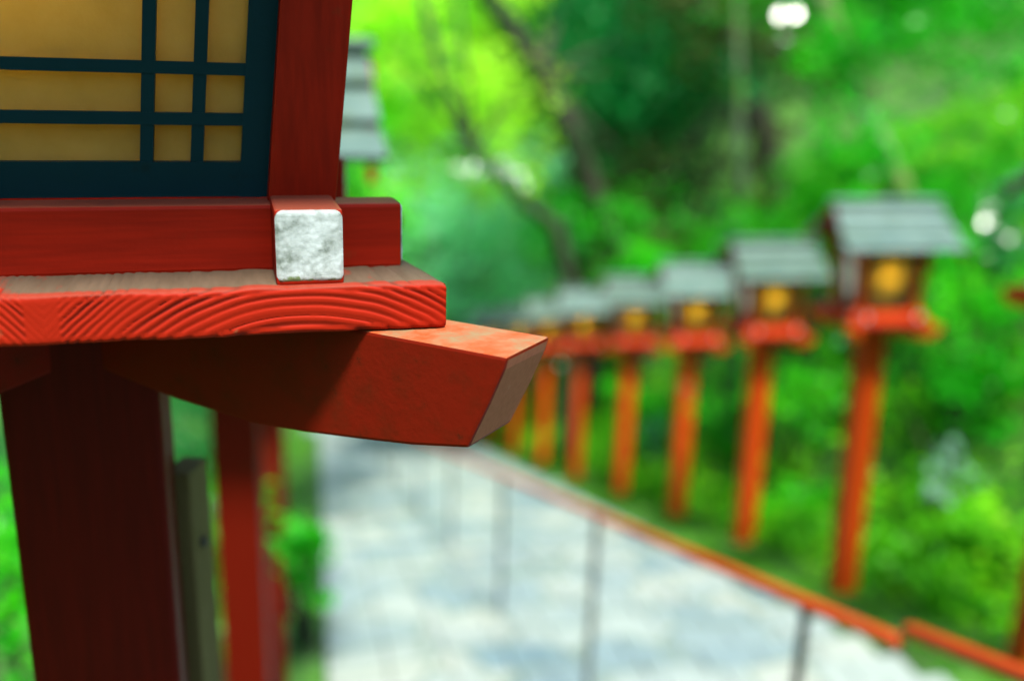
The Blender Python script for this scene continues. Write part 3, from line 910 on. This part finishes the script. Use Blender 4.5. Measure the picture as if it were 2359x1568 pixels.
GS = 'shrubs on the bank behind the right lanterns'
def shrub(name, c, r, n, per, size, leaf, label, group=GS, cat='shrub'):
    c = Vector(c)
    g = gz(c.x, c.y)
    root = empty(name, (c.x, c.y, g))
    cz = max(c.z - g, r * .5)
    C = [(rng.normal() * r * .45, rng.normal() * r * .45, cz + rng.normal() * r * .38) for _ in range(n)]
    bm = bmesh.new()
    for q in C[:6]:
        tube(bm, [Vector((q[0] * .15, q[1] * .15, -.05)), Vector((q[0] * .6, q[1] * .6, q[2] * .6)), Vector(q)], [.02, .014, .006], 6)
    build("stem", bm, B_dark, root)
    me = leaf_mesh("foliage", C, np.full(n, r * .36), per, size)
    link("foliage", me, leaf, root)
    tag(root, label, cat, group)
SH = [((1800, 520, 11.5), .9, L_bright, 'fresh green shrub above the second whole right lantern roof'),
      ((1900, 430, 11.8), .8, L_bright, 'fresh green shrub left of the largest right lantern roof, upper one'),
      ((1905, 500, 10.2), .45, L_bright, 'light green shrub between the roofs of the two largest whole right lanterns'),
      ((2290, 700, 8.6), .7, L_bright, 'fresh green shrub right of the largest right lantern roof'),
      ((2260, 480, 10.0), .9, L_mid, 'green shrub on the bank above and right of the largest right lantern'),
      ((2230, 880, 8.3), .6, L_mid, 'green shrub beside the tray of the largest right lantern'),
      ((1640, 600, 14.0), .6, L_bright, 'small bright shrub just over the bluish roof of the third whole right lantern'),
      ((1480, 620, 17.0), .6, L_bright, 'small bright shrub just over the roof of the fourth whole right lantern'),
      ((2110, 420, 11.5), .8, L_mid, 'green shrub behind the pale mossy trunk'),
      ((1850, 900, 10.6), .7, L_bright, 'yellowish leafy shrub between the posts of the two largest whole right lanterns'),
      ((1680, 960, 12.4), .6, L_mid, 'green shrub between the second and third whole right lantern posts'),
      ((1500, 960, 14.5), .6, L_bright, 'green shrub between the third and fourth whole right lantern posts'),
      ((2200, 1340, 7.6), .45, L_bank, 'low bright shrub at the foot of the bank, right of the nearest whole lantern post'),
      ((2260, 1190, 7.8), .2, L_yellow, 'small yellowish shrub on the bank near the right edge'),
      ((1850, 1180, 9.9), .5, L_bright, 'bright low shrub left of the lower post of the largest right lantern'),
      ((2130, 640, 9.6), .5, L_mid, 'dark green shrub hidden behind the roof of the largest right lantern')]
for i, ((px, py, z), r, lf, lab) in enumerate(SH):
    shrub("shrub", at(px, py, z), r, 22, 60, .085, lf, lab)
shrub("flowering_shrub", at(2160, 1110, 8.0), .36, 5, 26, .085, L_pale, 'pale blossoming shrub on the bank right of the largest right lantern post')
shrub("wet_leaf_shrub", at(2330, 520, 8.8), .5, 14, 45, .09, L_glossy, 'shrub with shiny wet leaves at the right edge, level with the roof')
shrub("wet_leaf_shrub", at(1720, 520, 12.2), .4, 10, 40, .09, L_glossy, 'shrub with shiny wet leaves just over the second whole right lantern')
shrub("wet_leaf_shrub", at(1510, 1000, 13.6), .4, 10, 40, .09, L_glossy, 'shrub with shiny wet leaves between the third and fourth right posts')
GLs = 'shrubs on the left of the stairs'
shrub("shrub", at(690, 1260, 6.6), .30, 14, 50, .07, L_bright, 'small bright green plant at the left edge of the stairs beside the red posts', GLs)
shrub("shrub", at(470, 1220, 5.2), .5, 16, 50, .08, L_mid, 'green shrub seen in the gap between the foreground post and the next red post', GLs)
shrub("shrub", at(20, 1250, 3.4), .6, 18, 60, .07, L_bright, 'green shrub left of the foreground post at the picture edge', GLs)
shrub("shrub", at(430, 1010, 7.5), .7, 18, 50, .09, L_dark, 'dark shrub under the foreground tray, behind the gap beside the stake', GLs)

# the wood goes on behind and beside the place where the picture is taken
C, Rr = [], []
for _ in range(420):
    if rng.uniform() < .5:
        s, t = rng.uniform(-9, -4.2), rng.uniform(-12, 12)
        z = rng.uniform(-1.5, 5.6 - max(0, -s - 4.2) * .1 + (2 if t > 2 else 0))
    else:
        s, t = rng.uniform(-5, 9), rng.uniform(-11, -4.5)
        z = ground_z(s, t) + rng.uniform(0, 1) * max(.6, (5.0 if s < 1.5 else -.4) - ground_z(s, t))
    p = st(s, t); C.append((p.x, p.y, z)); Rr.append(rng.uniform(.7, 1.2))
me = leaf_mesh("surrounding_wood", C, Rr, 60, .24)
tag(link("surrounding_wood", me, L_dark), 'dark wood along the left side of the stairs, reaching round behind', 'wood', kind='stuff')
C = [(-2.3 + rng.normal() * .5, .6 + rng.normal() * .5, 2.7 + rng.normal() * .33) for _ in range(40)]  # unseen tree, added to shade the post of the second left lantern
tk = [st(.2, -4.6, -1.2), st(.3, -4.3, .8), st(.5, -3.6, 2.0), st(.9, -2.5, 2.7)]
tree("leaning_tree", tk, [.12, .10, .07, .03], B_dark, C, .42, 60, .16, L_dark,
     'added unseen tree leaning in to shade the left lantern posts', group=GT)

def glint_leaves(host, spots, size=.085, jit=.05, mat=None):
    """smooth wet leaves added for glints, tilted to mirror the sun into the camera, a few to each spot"""
    V_, F_ = [], []
    b0 = Vector(host.location)
    for (px, py, z, n) in spots:
        c = at(px, py, z)
        for _ in range(n):
            p = c + Vector((random.gauss(0, .07), random.gauss(0, .07), random.gauss(0, .07)))
            nr = (sdir - p.normalized()).normalized() + Vector([random.gauss(0, jit) for _ in range(3)]); nr.normalize()
            a = nr.orthogonal().normalized(); a = Matrix.Rotation(random.uniform(0, 6.28), 3, nr) @ a
            b = nr.cross(a); L = size * random.uniform(.8, 1.3); i = len(V_)
            V_ += [p - a * L * .5 - b0, p - a * L * .15 + b * L * .3 - b0, p + a * L * .2 + b * L * .26 - b0, p + a * L * .55 - b0, p + a * L * .2 - b * L * .26 - b0, p - a * L * .15 - b * L * .3 - b0]
            F_.append(tuple(range(i, i + 6)))
    me = bpy.data.meshes.new("glint_leaves"); me.from_pydata([tuple(v) for v in V_], [], F_)
    link("glint_leaves", me, mat or L_glint, host)
def host(start): return [o for o in bpy.data.objects if o.get('label', '').startswith(start)][0]
glint_leaves(host('tree with a pale mossy'), [(1800, 92, 10.4, 2), (2022, 385, 9.8, 3), (1995, 260, 10, 1), (2330, 260, 10, 1)])
glint_leaves(host('tree with a pale mossy'), [(1810, 38, 9.0, 2)], .10, .012, L_glossy)
glint_leaves(host('shrub with shiny wet leaves just over'), [(1712, 530, 11.6, 4), (1680, 505, 11.8, 2), (1660, 575, 11.8, 2)])
glint_leaves(host('shrub with shiny wet leaves at'), [(2310, 500, 8.5, 3), (2340, 540, 8.6, 5), (2335, 415, 8.7, 2)])
glint_leaves(host('shrub with shiny wet leaves between'), [(1592, 918, 10.2, 2), (1505, 1000, 11.5, 3), (1520, 975, 11.6, 1), (1280, 1110, 14, 1), (1290, 850, 14, 1)])
glint_leaves(host('green shrub beside the tray'), [(1962, 772, 6.9, 2)])
glint_leaves(host('fresh green tree mostly'), [(1090, 400, 15, 5), (1190, 400, 15, 6), (1150, 390, 15.2, 3), (1060, 380, 15.2, 3), (1215, 415, 15.4, 3)], .15)
glint_leaves(host('green shrub seen in the gap'), [(484, 1125, 4.7, 2)])
